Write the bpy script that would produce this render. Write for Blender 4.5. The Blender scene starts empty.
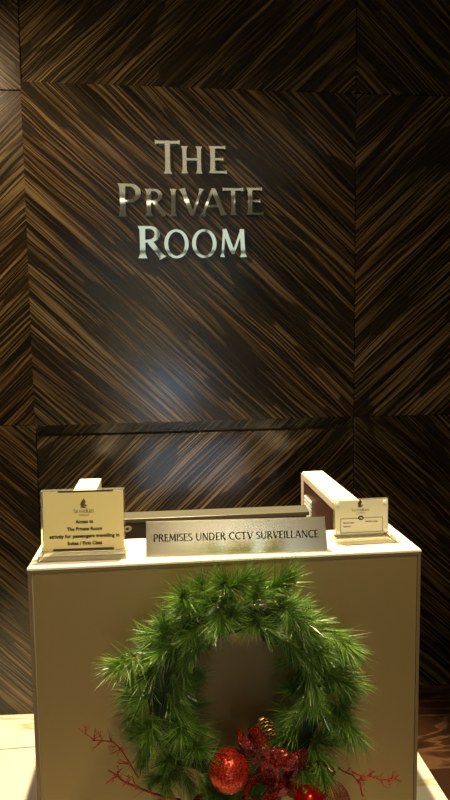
import bpy, bmesh, math, random
from mathutils import Vector, Matrix

random.seed(7)
C = bpy.context.scene.collection
R = math.radians

# ------------------------------------------------------------------ camera
F = 620.0                                   # focal length in pixels of a 450x800 frame
CAM = Vector((0, 0, 1.6))
_y = Vector((161 - 225.0, -(342 - 400.0), -F)).normalized()
_u = Vector((-85.0, 6600.0, 620.0)); _u = (_u - _u.dot(_y) * _y).normalized()
_x = _y.cross(_u)
ROT = Matrix((_x, _y, _u))                  # camera space -> world space
cam_data = bpy.data.cameras.new('camera')
cam_data.sensor_fit = 'VERTICAL'; cam_data.sensor_height = 36.0; cam_data.lens = F / 800 * 36
cam_data.clip_start = 0.05
cam = bpy.data.objects.new('camera', cam_data); C.objects.link(cam)
cam.matrix_world = Matrix.Translation(CAM) @ ROT.to_4x4()
bpy.context.scene.camera = cam

def ray(px, py): return ROT @ Vector((px - 225.0, -(py - 400.0), -F))
def at_y(px, py, Y): r = ray(px, py); return CAM + r * (Y / r.y)
def at_z(px, py, Z): r = ray(px, py); return CAM + r * ((Z - CAM.z) / r.z)
def at_x(px, py, X): r = ray(px, py); return CAM + r * (X / r.x)

# ------------------------------------------------------------------ world, lights, exposure
sc = bpy.context.scene
sc.view_settings.view_transform = 'Standard'
sc.view_settings.look = 'None'
sc.view_settings.gamma = 1.0
sc.view_settings.use_curve_mapping = False
sc.view_settings.exposure = 0.0
world = bpy.data.worlds.new('world'); sc.world = world; world.use_nodes = True
world.node_tree.nodes['Background'].inputs[0].default_value = (0.9, 0.75, 0.55, 1)
world.node_tree.nodes['Background'].inputs[1].default_value = 0.02

def spot(name, loc, target, power, color, size, blend, radius=0.03):
    d = bpy.data.lights.new(name, 'SPOT'); d.energy = power; d.color = color
    d.spot_size = R(size); d.spot_blend = blend; d.shadow_soft_size = radius
    o = bpy.data.objects.new(name, d); C.objects.link(o); o.location = loc
    o.rotation_euler = (Vector(target) - Vector(loc)).to_track_quat('-Z', 'Y').to_euler()
    return o

WARM = (1.0, 0.80, 0.50)
spot('downlight_desk', (0.056, 2.10, 3.17), (0.056, 1.78, 0.0), 700, WARM, 45, 0.30, 0.02)
spot('downlight_front', (0.40, 0.45, 3.17), (0.15, 1.40, 0.80), 185, (1.0, 0.78, 0.45), 46, 0.8, 0.03)
spot('downlight_wall', (-0.45, 2.30, 3.17), (-0.25, 2.50, 1.0), 32, (1.0, 0.78, 0.50), 62, 1.0, 0.03)
spot('downlight_corner', (-1.3, 1.5, 3.17), (-0.30, 2.62, 1.95), 140, (1.0, 0.74, 0.42), 66, 1.0, 0.025)
spot('fill_back_wall', (0.2, -2.2, 3.17), (0.2, -3.0, 1.2), 200, (1.0, 0.82, 0.55), 90, 1.0, 0.05)  # added to brighten the unseen back wall that the steel sign reflects

# ------------------------------------------------------------------ materials
MATS = {}
def mat(name, color=(0.5, 0.5, 0.5), rough=0.5, metal=0.0, spec=0.5, emit=None, estr=0.0, noise=0.0, nscale=30.0, bump=0.0, bscale=200.0, stretch=(1, 1, 1), coat=0.0):
    if name in MATS: return MATS[name]
    m = bpy.data.materials.new(name); m.use_nodes = True; MATS[name] = m
    nt = m.node_tree; b = nt.nodes['Principled BSDF']
    b.inputs['Base Color'].default_value = (*color, 1); b.inputs['Roughness'].default_value = rough
    b.inputs['Metallic'].default_value = metal; b.inputs['Specular IOR Level'].default_value = spec
    b.inputs['Coat Weight'].default_value = coat
    if emit:
        b.inputs['Emission Color'].default_value = (*emit, 1); b.inputs['Emission Strength'].default_value = estr
    tc = nt.nodes.new('ShaderNodeTexCoord'); mp = nt.nodes.new('ShaderNodeMapping')
    mp.inputs['Scale'].default_value = stretch
    nt.links.new(tc.outputs['Object'], mp.inputs['Vector'])
    n = nt.nodes.new('ShaderNodeTexNoise'); n.inputs['Scale'].default_value = nscale; n.inputs['Detail'].default_value = 3
    nt.links.new(mp.outputs[0], n.inputs['Vector'])
    mix = nt.nodes.new('ShaderNodeMix'); mix.data_type = 'RGBA'
    lo = [max(0, c * (1 - noise)) for c in color]; hi = [min(1, c * (1 + noise)) for c in color]
    mix.inputs['A'].default_value = (*lo, 1); mix.inputs['B'].default_value = (*hi, 1)
    nt.links.new(n.outputs['Fac'], mix.inputs['Factor']); nt.links.new(mix.outputs['Result'], b.inputs['Base Color'])
    if bump:
        n2 = nt.nodes.new('ShaderNodeTexNoise'); n2.inputs['Scale'].default_value = bscale; n2.inputs['Detail'].default_value = 2
        nt.links.new(mp.outputs[0], n2.inputs['Vector'])
        bp = nt.nodes.new('ShaderNodeBump'); bp.inputs['Strength'].default_value = bump; bp.inputs['Distance'].default_value = 0.001
        nt.links.new(n2.outputs['Fac'], bp.inputs['Height']); nt.links.new(bp.outputs[0], b.inputs['Normal'])
    return m

def veneer(name, slash, seed, tint=1.0):
    """striped dark veneer; slash=+1 grain rises to the right, -1 grain falls to the right"""
    m = bpy.data.materials.new(name); m.use_nodes = True
    nt = m.node_tree; L = nt.links; b = nt.nodes['Principled BSDF']
    def N(t, **k):
        n = nt.nodes.new(t)
        for a, v in k.items(): setattr(n, a, v)
        return n
    def M(op, a, c=None):
        n = N('ShaderNodeMath', operation=op)
        for i, v in enumerate((a, c)):
            if v is None: continue
            if isinstance(v, (int, float)): n.inputs[i].default_value = v
            else: L.new(v, n.inputs[i])
        return n.outputs[0]
    def comb(x, y, z):
        n = N('ShaderNodeCombineXYZ')
        for i, v in enumerate((x, y, z)):
            if isinstance(v, (int, float)): n.inputs[i].default_value = v
            else: L.new(v, n.inputs[i])
        return n.outputs[0]
    def noise(vec, detail=2, rough=0.5):
        n = N('ShaderNodeTexNoise'); n.inputs['Scale'].default_value = 1; n.inputs['Detail'].default_value = detail
        n.inputs['Roughness'].default_value = rough; L.new(vec, n.inputs['Vector']); return n.outputs['Fac']
    def ramp(v, stops):
        n = N('ShaderNodeValToRGB'); cr = n.color_ramp
        while len(cr.elements) < len(stops): cr.elements.new(0.5)
        for e, (p, c) in zip(cr.elements, stops):
            e.position = p; e.color = (*c, 1) if isinstance(c, tuple) else (c, c, c, 1)
        L.new(v, n.inputs[0]); return n.outputs[0]
    tc = N('ShaderNodeTexCoord'); sep = N('ShaderNodeSeparateXYZ'); L.new(tc.outputs['Object'], sep.inputs[0])
    X, Z = sep.outputs[0], sep.outputs[2]
    a = R(43)
    u = M('ADD', M('MULTIPLY', X, math.cos(a)), M('MULTIPLY', Z, slash * math.sin(a)))
    v = M('ADD', M('MULTIPLY', X, -slash * math.sin(a)), M('MULTIPLY', Z, math.cos(a)))
    w = noise(comb(M('MULTIPLY', u, 1.5), M('MULTIPLY', v, 6.0), seed), 1)
    w2 = noise(comb(M('MULTIPLY', u, 6.0), M('MULTIPLY', v, 22.0), seed + 5), 1)
    field = M('ADD', v, M('ADD', M('MULTIPLY', w, 0.050), M('MULTIPLY', w2, 0.011)))
    fa = noise(comb(M('MULTIPLY', field, 185.0), M('MULTIPLY', u, 2.4), seed + 1), 1, 0.5)
    fb = noise(comb(M('MULTIPLY', field, 75.0), M('MULTIPLY', u, 2.2), seed + 7), 1, 0.5)
    fn = M('ADD', M('MULTIPLY', fa, 0.66), M('MULTIPLY', fb, 0.34))
    ph = noise(comb(M('MULTIPLY', field, 16.0), M('MULTIPLY', u, 1.1), seed + 9), 1)
    wave = M('SINE', M('ADD', M('MULTIPLY', field, 2 * math.pi / 0.0175), M('MULTIPLY', ph, 16.0)))
    fine = M('ADD', M('MULTIPLY', fn, 0.95), M('MULTIPLY', M('ADD', wave, 1.0), 0.028))
    mid = noise(comb(M('MULTIPLY', field, 22.0), M('MULTIPLY', u, 0.9), seed + 2), 2)
    patch = noise(comb(M('MULTIPLY', field, 15.0), M('MULTIPLY', u, 2.6), seed + 3), 1)
    warm = noise(comb(M('MULTIPLY', field, 5.0), M('MULTIPLY', u, 1.2), seed + 4), 1)
    t = tint
    dark = (0.014 * t, 0.008 * t, 0.004 * t)
    col = ramp(fine, [(0.44, dark), (0.495, (0.040 * t, 0.024 * t, 0.010 * t)), (0.54, (0.085 * t, 0.056 * t, 0.025 * t)), (0.62, (0.165 * t, 0.113 * t, 0.053 * t))])
    red = N('ShaderNodeMix', data_type='RGBA', blend_type='MULTIPLY'); red.inputs['Factor'].default_value = 1
    L.new(col, red.inputs['A']); L.new(ramp(warm, [(0.35, (0.92, 0.98, 0.95)), (0.65, (1.06, 0.96, 0.88))]), red.inputs['B'])
    mx = N('ShaderNodeMix', data_type='RGBA', blend_type='MULTIPLY'); mx.inputs['Factor'].default_value = 1
    L.new(red.outputs['Result'], mx.inputs['A']); L.new(ramp(mid, [(0.36, 0.45), (0.62, 1.2)]), mx.inputs['B'])
    mp = N('ShaderNodeMix', data_type='RGBA'); L.new(ramp(patch, [(0.585, 0.0), (0.605, 0.85)]), mp.inputs['Factor'])
    L.new(mx.outputs['Result'], mp.inputs['A']); mp.inputs['B'].default_value = (0.015, 0.010, 0.005, 1)
    L.new(mp.outputs['Result'], b.inputs['Base Color'])
    b.inputs['Roughness'].default_value = 0.20
    b.inputs['Specular IOR Level'].default_value = 0.5
    bp = N('ShaderNodeBump'); bp.inputs['Strength'].default_value = 0.16; bp.inputs['Distance'].default_value = 0.002
    L.new(fine, bp.inputs['Height']); L.new(bp.outputs[0], b.inputs['Normal'])
    return m

def acrylic():
    m = bpy.data.materials.new('clear_acrylic'); m.use_nodes = True; nt = m.node_tree
    nt.nodes.remove(nt.nodes['Principled BSDF'])
    out = nt.nodes['Material Output']
    tr = nt.nodes.new('ShaderNodeBsdfTransparent'); tr.inputs[0].default_value = (0.95, 0.94, 0.88, 1)
    gl = nt.nodes.new('ShaderNodeBsdfGlossy'); gl.inputs['Roughness'].default_value = 0.06
    df = nt.nodes.new('ShaderNodeBsdfDiffuse'); df.inputs[0].default_value = (0.8, 0.78, 0.66, 1)
    fr = nt.nodes.new('ShaderNodeFresnel'); fr.inputs[0].default_value = 1.49
    m0 = nt.nodes.new('ShaderNodeMixShader'); m0.inputs[0].default_value = 0.16
    nt.links.new(tr.outputs[0], m0.inputs[1]); nt.links.new(df.outputs[0], m0.inputs[2])
    m1 = nt.nodes.new('ShaderNodeMixShader')
    nt.links.new(fr.outputs[0], m1.inputs[0]); nt.links.new(m0.outputs[0], m1.inputs[1]); nt.links.new(gl.outputs[0], m1.inputs[2])
    nt.links.new(m1.outputs[0], out.inputs[0])
    return m

def glitter(name, base, spark, scale, rough=0.35, amount=0.6):
    m = bpy.data.materials.new(name); m.use_nodes = True; nt = m.node_tree; L = nt.links
    b = nt.nodes['Principled BSDF']; b.inputs['Roughness'].default_value = rough
    b.inputs['Metallic'].default_value = 0.55
    tc = nt.nodes.new('ShaderNodeTexCoord')
    v = nt.nodes.new('ShaderNodeTexVoronoi'); v.inputs['Scale'].default_value = scale
    L.new(tc.outputs['Object'], v.inputs['Vector'])
    r = nt.nodes.new('ShaderNodeValToRGB'); r.color_ramp.elements[0].color = (*base, 1); r.color_ramp.elements[1].color = (*spark, 1)
    r.color_ramp.elements[0].position = 0.3; r.color_ramp.elements[1].position = 0.9
    sep = nt.nodes.new('ShaderNodeSeparateColor'); L.new(v.outputs['Color'], sep.inputs[0])
    L.new(sep.outputs[0], r.inputs[0]); L.new(r.outputs[0], b.inputs['Base Color'])
    # tilt every flake
    geo = nt.nodes.new('ShaderNodeNewGeometry')
    sub = nt.nodes.new('ShaderNodeVectorMath'); sub.operation = 'SUBTRACT'; sub.inputs[1].default_value = (0.5, 0.5, 0.5)
    L.new(v.outputs['Color'], sub.inputs[0])
    sca = nt.nodes.new('ShaderNodeVectorMath'); sca.operation = 'SCALE'; sca.inputs['Scale'].default_value = amount
    L.new(sub.outputs[0], sca.inputs[0])
    add = nt.nodes.new('ShaderNodeVectorMath'); L.new(geo.outputs['Normal'], add.inputs[0]); L.new(sca.outputs[0], add.inputs[1])
    nm = nt.nodes.new('ShaderNodeVectorMath'); nm.operation = 'NORMALIZE'; L.new(add.outputs[0], nm.inputs[0])
    L.new(nm.outputs[0], b.inputs['Normal'])
    return m

def marble(name, base, vein, scale, rough, c2=None):
    m = bpy.data.materials.new(name); m.use_nodes = True; nt = m.node_tree; L = nt.links
    b = nt.nodes['Principled BSDF']; b.inputs['Roughness'].default_value = rough
    tc = nt.nodes.new('ShaderNodeTexCoord'); mp = nt.nodes.new('ShaderNodeMapping')
    mp.inputs['Rotation'].default_value = (0, 0, R(12)); mp.inputs['Scale'].default_value = (0.5, 2.2, 1)
    L.new(tc.outputs['Object'], mp.inputs[0])
    n = nt.nodes.new('ShaderNodeTexNoise'); n.inputs['Scale'].default_value = scale; n.inputs['Detail'].default_value = 5; n.inputs['Distortion'].default_value = 1.2
    L.new(mp.outputs[0], n.inputs['Vector'])
    r = nt.nodes.new('ShaderNodeValToRGB'); cr = r.color_ramp
    cr.elements[0].position = 0.40; cr.elements[0].color = (*(c2 or base), 1)
    cr.elements[1].position = 0.62; cr.elements[1].color = (*base, 1)
    e = cr.elements.new(0.50); e.color = (*vein, 1)
    e = cr.elements.new(0.47); e.color = (*base, 1)
    e = cr.elements.new(0.53); e.color = (*base, 1)
    L.new(n.outputs['Fac'], r.inputs[0]); L.new(r.outputs[0], b.inputs['Base Color'])
    return m

ACRYLIC = acrylic()
STEEL = mat('brushed_steel', (0.66, 0.60, 0.44), 0.22, 1.0, noise=0.04, nscale=6, stretch=(30, 1, 1))
CHROME = mat('polished_chrome', (0.86, 0.82, 0.70), 0.04, 1.0)
CHROME_SIDE = CHROME
CREAM = mat('cream_laminate', (0.86, 0.81, 0.66), 0.45, noise=0.02, nscale=8)
CREAM_EDGE = mat('cream_edge_band', (0.62, 0.52, 0.36), 0.5, noise=0.03)
SATIN = mat('champagne_satin_panel', (0.30, 0.215, 0.090), 0.42, 0.35, noise=0.05, nscale=3, bump=0.03, bscale=500)
BRONZE = mat('bronze_laminate', (0.085, 0.036, 0.016), 0.35, 0.2, noise=0.12, nscale=5)
BLACK = mat('black_ink', (0.012, 0.010, 0.008), 0.6, spec=0.2)
BROWN_INK = mat('brown_ink', (0.07, 0.045, 0.016), 0.6, spec=0.2)
PAPER_GOLD = mat('gold_tinted_card', (0.80, 0.69, 0.33), 0.55, noise=0.03, nscale=12)
PAPER = mat('ivory_card', (0.66, 0.63, 0.45), 0.6, noise=0.03, nscale=12)
DARKPLASTIC = mat('dark_grey_plastic', (0.045, 0.040, 0.028), 0.4)
SILVERPLASTIC = mat('silver_plastic', (0.13, 0.125, 0.09), 0.35, 0.3)
WHITE = mat('white_plastic', (0.85, 0.83, 0.74), 0.4)
SCREEN = mat('lit_screen', (0.02, 0.02, 0.02), 0.3, emit=(0.62, 0.82, 1.0), estr=2.0)
PLASTER = mat('ceiling_plaster', (0.30, 0.25, 0.18), 0.9, noise=0.05)
DARKWALL = mat('dark_panelling', (0.05, 0.032, 0.018), 0.5, noise=0.3, nscale=4, stretch=(6, 6, 0.5))

# ------------------------------------------------------------------ mesh helpers
def link(name, bm, m, parent=None, smooth=False, loc=None):
    me = bpy.data.meshes.new(name); bmesh.ops.recalc_face_normals(bm, faces=bm.faces); bm.to_mesh(me); bm.free()
    for mm in (m if isinstance(m, (list, tuple)) else [m]): me.materials.append(mm)
    if smooth:
        for p in me.polygons: p.use_smooth = True
    o = bpy.data.objects.new(name, me); C.objects.link(o)
    if loc is not None: o.location = loc
    if parent: o.parent = parent
    return o

def box(bm, lo, hi, bevel=0.0, seg=2, M=None):
    lo = Vector(lo); hi = Vector(hi)
    r = bmesh.ops.create_cube(bm, size=1)
    vs = r['verts']
    for v in vs: v.co = Vector(((v.co.x + .5) * (hi.x - lo.x) + lo.x, (v.co.y + .5) * (hi.y - lo.y) + lo.y, (v.co.z + .5) * (hi.z - lo.z) + lo.z))
    if bevel:
        es = list({e for v in vs for e in v.link_edges})
        rb = bmesh.ops.bevel(bm, geom=es, offset=bevel, segments=seg, affect='EDGES', profile=0.5)
        vs = list({v for f in rb['faces'] for v in f.verts} | {v for v in vs if v.is_valid})
    if M is not None:
        for v in vs: v.co = M @ v.co
    return bm

def boxes(name, lst, m, parent=None, bevel=0.0, M=None):
    bm = bmesh.new()
    for lo, hi in lst: box(bm, lo, hi, bevel, M=M)
    return link(name, bm, m, parent)

def tube(bm, pts, radii, n=6, cap=True):
    pts = [Vector(p) for p in pts]
    rings = []
    ref = Vector((0.13, 0.31, 0.94))
    for i, p in enumerate(pts):
        t = (pts[min(i + 1, len(pts) - 1)] - pts[max(i - 1, 0)]).normalized()
        a = t.cross(ref)
        if a.length < 1e-3: a = t.cross(Vector((1, 0, 0)))
        a.normalize(); b = t.cross(a)
        r = radii[i] if isinstance(radii, (list, tuple)) else radii
        rings.append([bm.verts.new(p + (a * math.cos(2 * math.pi * k / n) + b * math.sin(2 * math.pi * k / n)) * r) for k in range(n)])
    for i in range(len(rings) - 1):
        for k in range(n):
            bm.faces.new((rings[i][k], rings[i][(k + 1) % n], rings[i + 1][(k + 1) % n], rings[i + 1][k]))
    if cap:
        bm.faces.new(rings[0]); bm.faces.new(rings[-1])

def empty(name, loc=(0, 0, 0), rz=0.0):
    o = bpy.data.objects.new(name, None); C.objects.link(o); o.location = loc; o.rotation_euler = (0, 0, rz)
    o.empty_display_size = 0.05
    return o

def tag(o, label=None, cat=None, group=None, kind=None):
    if label: o['label'] = label
    if cat: o['category'] = cat
    if group: o['group'] = group
    if kind: o['kind'] = kind
    return o

def lathe(bm, prof, n=24, M=None):
    rings = []
    for r, z in prof:
        if r < 1e-6: rings.append([bm.verts.new((0, 0, z))])
        else: rings.append([bm.verts.new((r * math.cos(2 * math.pi * k / n), r * math.sin(2 * math.pi * k / n), z)) for k in range(n)])
    vs = [v for g in rings for v in g]
    for a, b in zip(rings, rings[1:]):
        for k in range(n):
            q = [a[k % len(a)], a[(k + 1) % len(a)], b[(k + 1) % len(b)], b[k % len(b)]]
            q = list(dict.fromkeys(q))
            if len(q) > 2: bm.faces.new(q)
    if M is not None:
        for v in vs: v.co = M @ v.co

# ------------------------------------------------------------------ lettering
# every glyph: (advance width, strokes); a stroke: (points, widths) in units of the cap height
def _flare(p, q, w, fa=1.9, fb=1.9):
    p = Vector(p); q = Vector(q); ts = [0, .035, .12, .5, .88, .965, 1]
    ws = [w * fa, w * (1 + (fa - 1) * .62), w * 1.08, w, w * 1.08, w * (1 + (fb - 1) * .62), w * fb]
    return ([p.lerp(q, t) for t in ts], ws)
def _arc(cx, cy, rx, ry, a0, a1, wthin, wthick, n=14):
    pts = []; ws = []
    for i in range(n + 1):
        a = R(a0 + (a1 - a0) * i / n)
        pts.append(Vector((cx + rx * math.cos(a), cy + ry * math.sin(a))))
        ws.append(wthin + (wthick - wthin) * abs(math.cos(a)) ** 1.3)
    return (pts, ws)
def glyph(c, w=0.145, serif=1.9):
    t = w * 0.58; S = serif; h = w / 2
    F_ = lambda p, q, ww=w, a=S, b=S: _flare(p, q, ww, a, b)
    if c == 'T': return 0.74, [F_((.37, 0), (.37, 1), w, S, 1.0), F_((0.0, 1 - t * .6), (.74, 1 - t * .6), t, 1.7, 1.7)]
    if c == 'H': return 0.78, [F_((.12, 0), (.12, 1)), F_((.66, 0), (.66, 1)), ([Vector((.12, .52)), Vector((.66, .52))], [t, t])]
    if c == 'E': return 0.56, [F_((.12, 0), (.12, 1)), F_((.10, 1 - t / 2), (.52, 1 - t / 2), t, 1, 1.8), F_((.12, .52), (.46, .52), t, 1, 1.6), F_((.10, t / 2), (.56, t / 2), t, 1, 1.9)]
    if c == 'L': return 0.54, [F_((.12, 0), (.12, 1)), F_((.10, t / 2), (.54, t / 2), t, 1, 1.9)]
    if c == 'I': return 0.24, [F_((.12, 0), (.12, 1))]
    if c == 'P': return 0.60, [F_((.12, 0), (.12, 1)), ([Vector((.02, 1 - t / 2)), Vector((.30, 1 - t / 2))], [t, t]), _arc(.30, .72, .24, .28 - t / 2, 90, -90, t, w), ([Vector((.30, .44 + t / 2)), Vector((.17, .46))], [t, t * .6])]
    if c == 'R': return 0.70, [F_((.12, 0), (.12, 1)), ([Vector((.02, 1 - t / 2)), Vector((.30, 1 - t / 2))], [t, t]), _arc(.30, .75, .22, .25 - t / 2, 90, -90, t, w), ([Vector((.30, .50 + t / 2)), Vector((.14, .52))], [t, t]), F_((.30, .54), (.66, 0), w, .9, 1.7)]
    if c == 'V': return 0.76, [F_((.07, 1), (.385, .0), w, 1.5, .8), F_((.69, 1), (.39, .0), t, 2.2, .9)]
    if c == 'A': return 0.80, [F_((.07, 0), (.40, 1), t, 2.2, .9), F_((.73, 0), (.40, 1), w, 1.5, .8), ([Vector((.20, .34)), Vector((.62, .34))], [t, t])]
    if c == 'O': return 0.90, [_arc(.45, .5, .45 - h, .5 - t / 2 + .01, 0, 360, t, w, 32)]
    if c == 'C': return 0.74, [_arc(.45, .5, .45 - h, .5 - t / 2 + .01, 48, 312, t, w, 24)]
    if c == 'G': return 0.80, [_arc(.45, .5, .45 - h, .5 - t / 2 + .01, 48, 320, t, w, 24), F_((.72, .1), (.72, .45), w * .8, 1, 1.5)]
    if c == 'D': return 0.82, [F_((.12, 0), (.12, 1), w, 1.2, 1.2), ([Vector((.06, 1 - t / 2)), Vector((.36, 1 - t / 2))], [t, t]), _arc(.36, .5, .40 - h, .5 - t / 2, 90, -90, t, w, 20), ([Vector((.36, t / 2)), Vector((.06, t / 2))], [t, t])]
    if c == 'M': return 0.92, [F_((.10, 0), (.17, 1), t, 2, 1.3), F_((.17, 1), (.47, .12), w, 1, .6), F_((.77, 1), (.47, .12), t, 1.2, .8), F_((.82, 0), (.77, 1), w, 1.7, 1.1)]
    if c == 'N': return 0.82, [F_((.12, 0), (.12, 1), t, 1.8, 1.2), F_((.12, 1), (.70, 0), w, 1, .8), F_((.70, 0), (.70, 1), t, 1, 1.8)]
    if c == 'U': return 0.78, [F_((.12, 1), (.12, .34), w, S, 1), _arc(.39, .34, .27, .34 - t / 2, 180, 360, t, w, 14), F_((.66, .34), (.66, 1), t, 1.3, S)]
    if c == 'S': return 0.54, [_arc(.28, .75, .20, .25 - t / 2, 30, 270, t, w * .9, 14), _arc(.26, .26, .22, .26 - t / 2, 90, -150, t, w * .9, 14)]
    if c == 'K': return 0.72, [F_((.12, 0), (.12, 1)), F_((.18, .5), (.64, 1), t, 1, 1.8), F_((.24, .56), (.68, 0), w, .9, 1.6)]
    return 0.34, []

def put_glyph(bm, strokes, M, depth, bevel=0.0):
    """extruded strokes; local glyph x,y -> M @ (x, 0, y); front at local y=0, back at local y=depth"""
    k = 0
    for pts, ws in strokes:
        n = len(pts); closed = (pts[0] - pts[-1]).length < 1e-4
        L_, R_ = [], []
        for i in range(n):
            if closed: a = pts[(i - 1) % (n - 1)]; b = pts[(i + 1) % (n - 1)]
            else: a = pts[max(i - 1, 0)]; b = pts[min(i + 1, n - 1)]
            d = (b - a).normalized(); nr = Vector((-d.y, d.x))
            L_.append(pts[i] + nr * ws[i] / 2); R_.append(pts[i] - nr * ws[i] / 2)
        off = 0.00012 * k; k += 1
        fl = [bm.verts.new(M @ Vector((p.x, off, p.y))) for p in L_]
        fr = [bm.verts.new(M @ Vector((p.x, off, p.y))) for p in R_]
        fs = []
        for i in range(n - 1): fs.append(bm.faces.new((fl[i], fl[i + 1], fr[i + 1], fr[i])))
        if depth > 0:
            bl = [bm.verts.new(M @ Vector((p.x, depth, p.y))) for p in L_]
            br = [bm.verts.new(M @ Vector((p.x, depth, p.y))) for p in R_]
            for i in range(n - 1):
                bm.faces.new((fl[i], bl[i], bl[i + 1], fl[i + 1])); bm.faces.new((fr[i], fr[i + 1], br[i + 1], br[i]))
                bm.faces.new((bl[i], br[i], br[i + 1], bl[i + 1]))
            if not closed:
                bm.faces.new((fl[0], fr[0], br[0], bl[0])); bm.faces.new((fl[-1], bl[-1], br[-1], fr[-1]))

def word(name, text, height, m, parent, loc, rot=None, width=None, weight=0.11, serif=1.35, gap=0.10, small=None, center=True, depth=0.0):
    """lettering as one flat mesh; small = scale of letters that are not the first of a word"""
    x = 0.0; items = []; first = True
    for ch in text:
        if ch == ' ': x += 0.38; first = True; continue
        s = 1.0 if (small is None or first or ch.isupper() and small is not None and ch in text and text[text.index(ch)] == ch and ch.isupper()) else small
        adv, st = glyph(ch.upper(), weight, serif)
        items.append((x, s, st)); x += adv * s + gap; first = False
    tot = x - gap
    sx = height if width is None else width / tot
    bm = bmesh.new()
    for gx, s, st in items:
        M = Matrix.Translation(((gx - (tot / 2 if center else 0)) * sx, 0, 0)) @ Matrix.Diagonal((sx * s, 1, height * s, 1))
        put_glyph(bm, st, M, depth)
    o = link(name, bm, m, parent); o.location = loc
    if rot: o.rotation_euler = rot
    return o

def typed(name, text, size, m, parent, loc, width=None, bold=0.0, align='CENTER'):
    """plain sans lettering from the built-in font, baked to a mesh lying in the local XZ plane"""
    cu = bpy.data.curves.new(name, 'FONT'); cu.body = text; cu.size = size; cu.align_x = align; cu.offset = bold; cu.resolution_u = 3
    tmp = bpy.data.objects.new(name + '_source', cu); C.objects.link(tmp)
    dg = bpy.context.evaluated_depsgraph_get(); me = bpy.data.meshes.new_from_object(tmp.evaluated_get(dg))
    bpy.data.objects.remove(tmp); bpy.data.curves.remove(cu)
    xs = [v.co.x for v in me.vertices]; k = 1.0 if width is None else width / (max(xs) - min(xs))
    for v in me.vertices: v.co = Vector((v.co.x * k, -v.co.z, v.co.y))
    me.materials.clear(); me.materials.append(m)
    o = bpy.data.objects.new(name, me); C.objects.link(o); o.parent = parent; o.location = loc
    return o

# ------------------------------------------------------------------ the setting
WY = 2.62                                    # face of the panelled wall
def struct(o): return tag(o, kind='structure')

FLOOR_PALE = marble('honey_marble', (0.92, 0.88, 0.74), (0.72, 0.55, 0.28), 1.3, 0.18, (0.90, 0.80, 0.55))
FLOOR_DARK = marble('brown_marble', (0.038, 0.015, 0.006), (0.13, 0.062, 0.026), 3.0, 0.35, (0.020, 0.009, 0.004))
struct(boxes('floor', [((-3.0, -3.0, -0.05), (0.958, 2.395, 0)), ((-3.0, 2.400, -0.05), (0.958, 2.70, 0))], FLOOR_PALE))
struct(boxes('floor', [((0.960, -3.0, -0.05), (3.5, 2.70, 0))], FLOOR_DARK))
struct(boxes('ceiling', [((-3.0, -3.0, 3.2), (3.5, 2.75, 3.3))], PLASTER))
struct(boxes('wall_left', [((-3.1, -3.0, -0.05), (-3.0, 2.8, 3.3))], DARKWALL))
struct(boxes('wall_right', [((3.5, -3.0, -0.05), (3.6, 2.8, 3.3))], DARKWALL))
# wall behind the photographer with a tall cool lit window
wf = struct(boxes('wall_front', [((-3.1, -3.1, -0.05), (-0.75, -3.0, 3.3)), ((1.25, -3.1, -0.05), (3.6, -3.0, 3.3)), ((-0.75, -3.1, -0.05), (1.25, -3.0, 2.15)), ((-0.75, -3.1, 3.12), (1.25, -3.0, 3.3))], mat('beige_wallcovering', (0.50, 0.42, 0.28), 0.8, noise=0.08, nscale=5)))
WINGLOW = mat('window_daylight', (0.02, 0.02, 0.02), 0.3, emit=(0.74, 0.90, 0.82), estr=0.85)
win = struct(boxes('window_1', [((-0.75, -3.09, 2.15), (1.25, -3.05, 3.12))], WINGLOW))
boxes('window_frame', [((-0.02, -3.05, 2.15), (0.02, -3.0, 3.12)), ((0.60, -3.05, 2.15), (0.64, -3.0, 3.12)), ((-0.75, -3.05, 2.74), (1.25, -3.0, 2.78))], DARKPLASTIC, win)
# low unseen glow panel, added so its blurred reflection shows on the gloss veneer
for sx in (-0.24, 0.18):  # unseen warm strips, added to put bright streaks in the steel sign
    wl = tag(boxes('added_glow_strip', [((sx - 0.03, -2.975, 1.05), (sx + 0.03, -2.95, 1.95))], mat('strip_glow', (0.02, 0.02, 0.02), 0.3, emit=(1.0, 0.86, 0.6), estr=7.0)), 'slim vertical glow strip added for reflections behind the photographer, ' + ('under the left part of the window' if sx < 0 else 'directly beside the added glow panel'), 'wall light', 'glow strips added behind the photographer')
    boxes('back_plate', [((sx - 0.04, -2.998, 1.0), (sx + 0.04, -2.975, 2.0))], DARKPLASTIC, wl)
dsp = tag(boxes('added_glow_panel', [((0.10, -2.92, 0.75), (0.50, -2.88, 1.15))], mat('glow_panel_face', (0.02, 0.02, 0.02), 0.3, emit=(0.55, 0.75, 1.0), estr=12.0)), 'low glowing panel added behind the photographer to reflect in the veneer', 'screen')
boxes('glow_panel_stand', [((0.23, -2.95, 0.0), (0.37, -2.90, 0.75)), ((0.05, -2.99, 0.0), (0.49, -2.80, 0.03))], DARKPLASTIC, dsp)
# unseen louvred glow panel, added so the chrome letters reflect beige stripes
GLOWP = mat('ceiling_glow', (0.02, 0.02, 0.02), 0.3, emit=(1.0, 0.87, 0.62), estr=0.80)
cl = tag(boxes('added_ceiling_glow', [((-0.65, -1.72, 3.185), (1.35, 0.35, 3.199))], GLOWP), 'long luminous louvred panel added to the ceiling for reflections, in front of the desk', 'reflection light')
bm = bmesh.new()
for k in range(34): box(bm, (-0.65, -1.72 + 0.062 * k, 3.181), (1.35, -1.702 + 0.062 * k, 3.185))
link('louvre', bm, DARKPLASTIC, cl)

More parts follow.
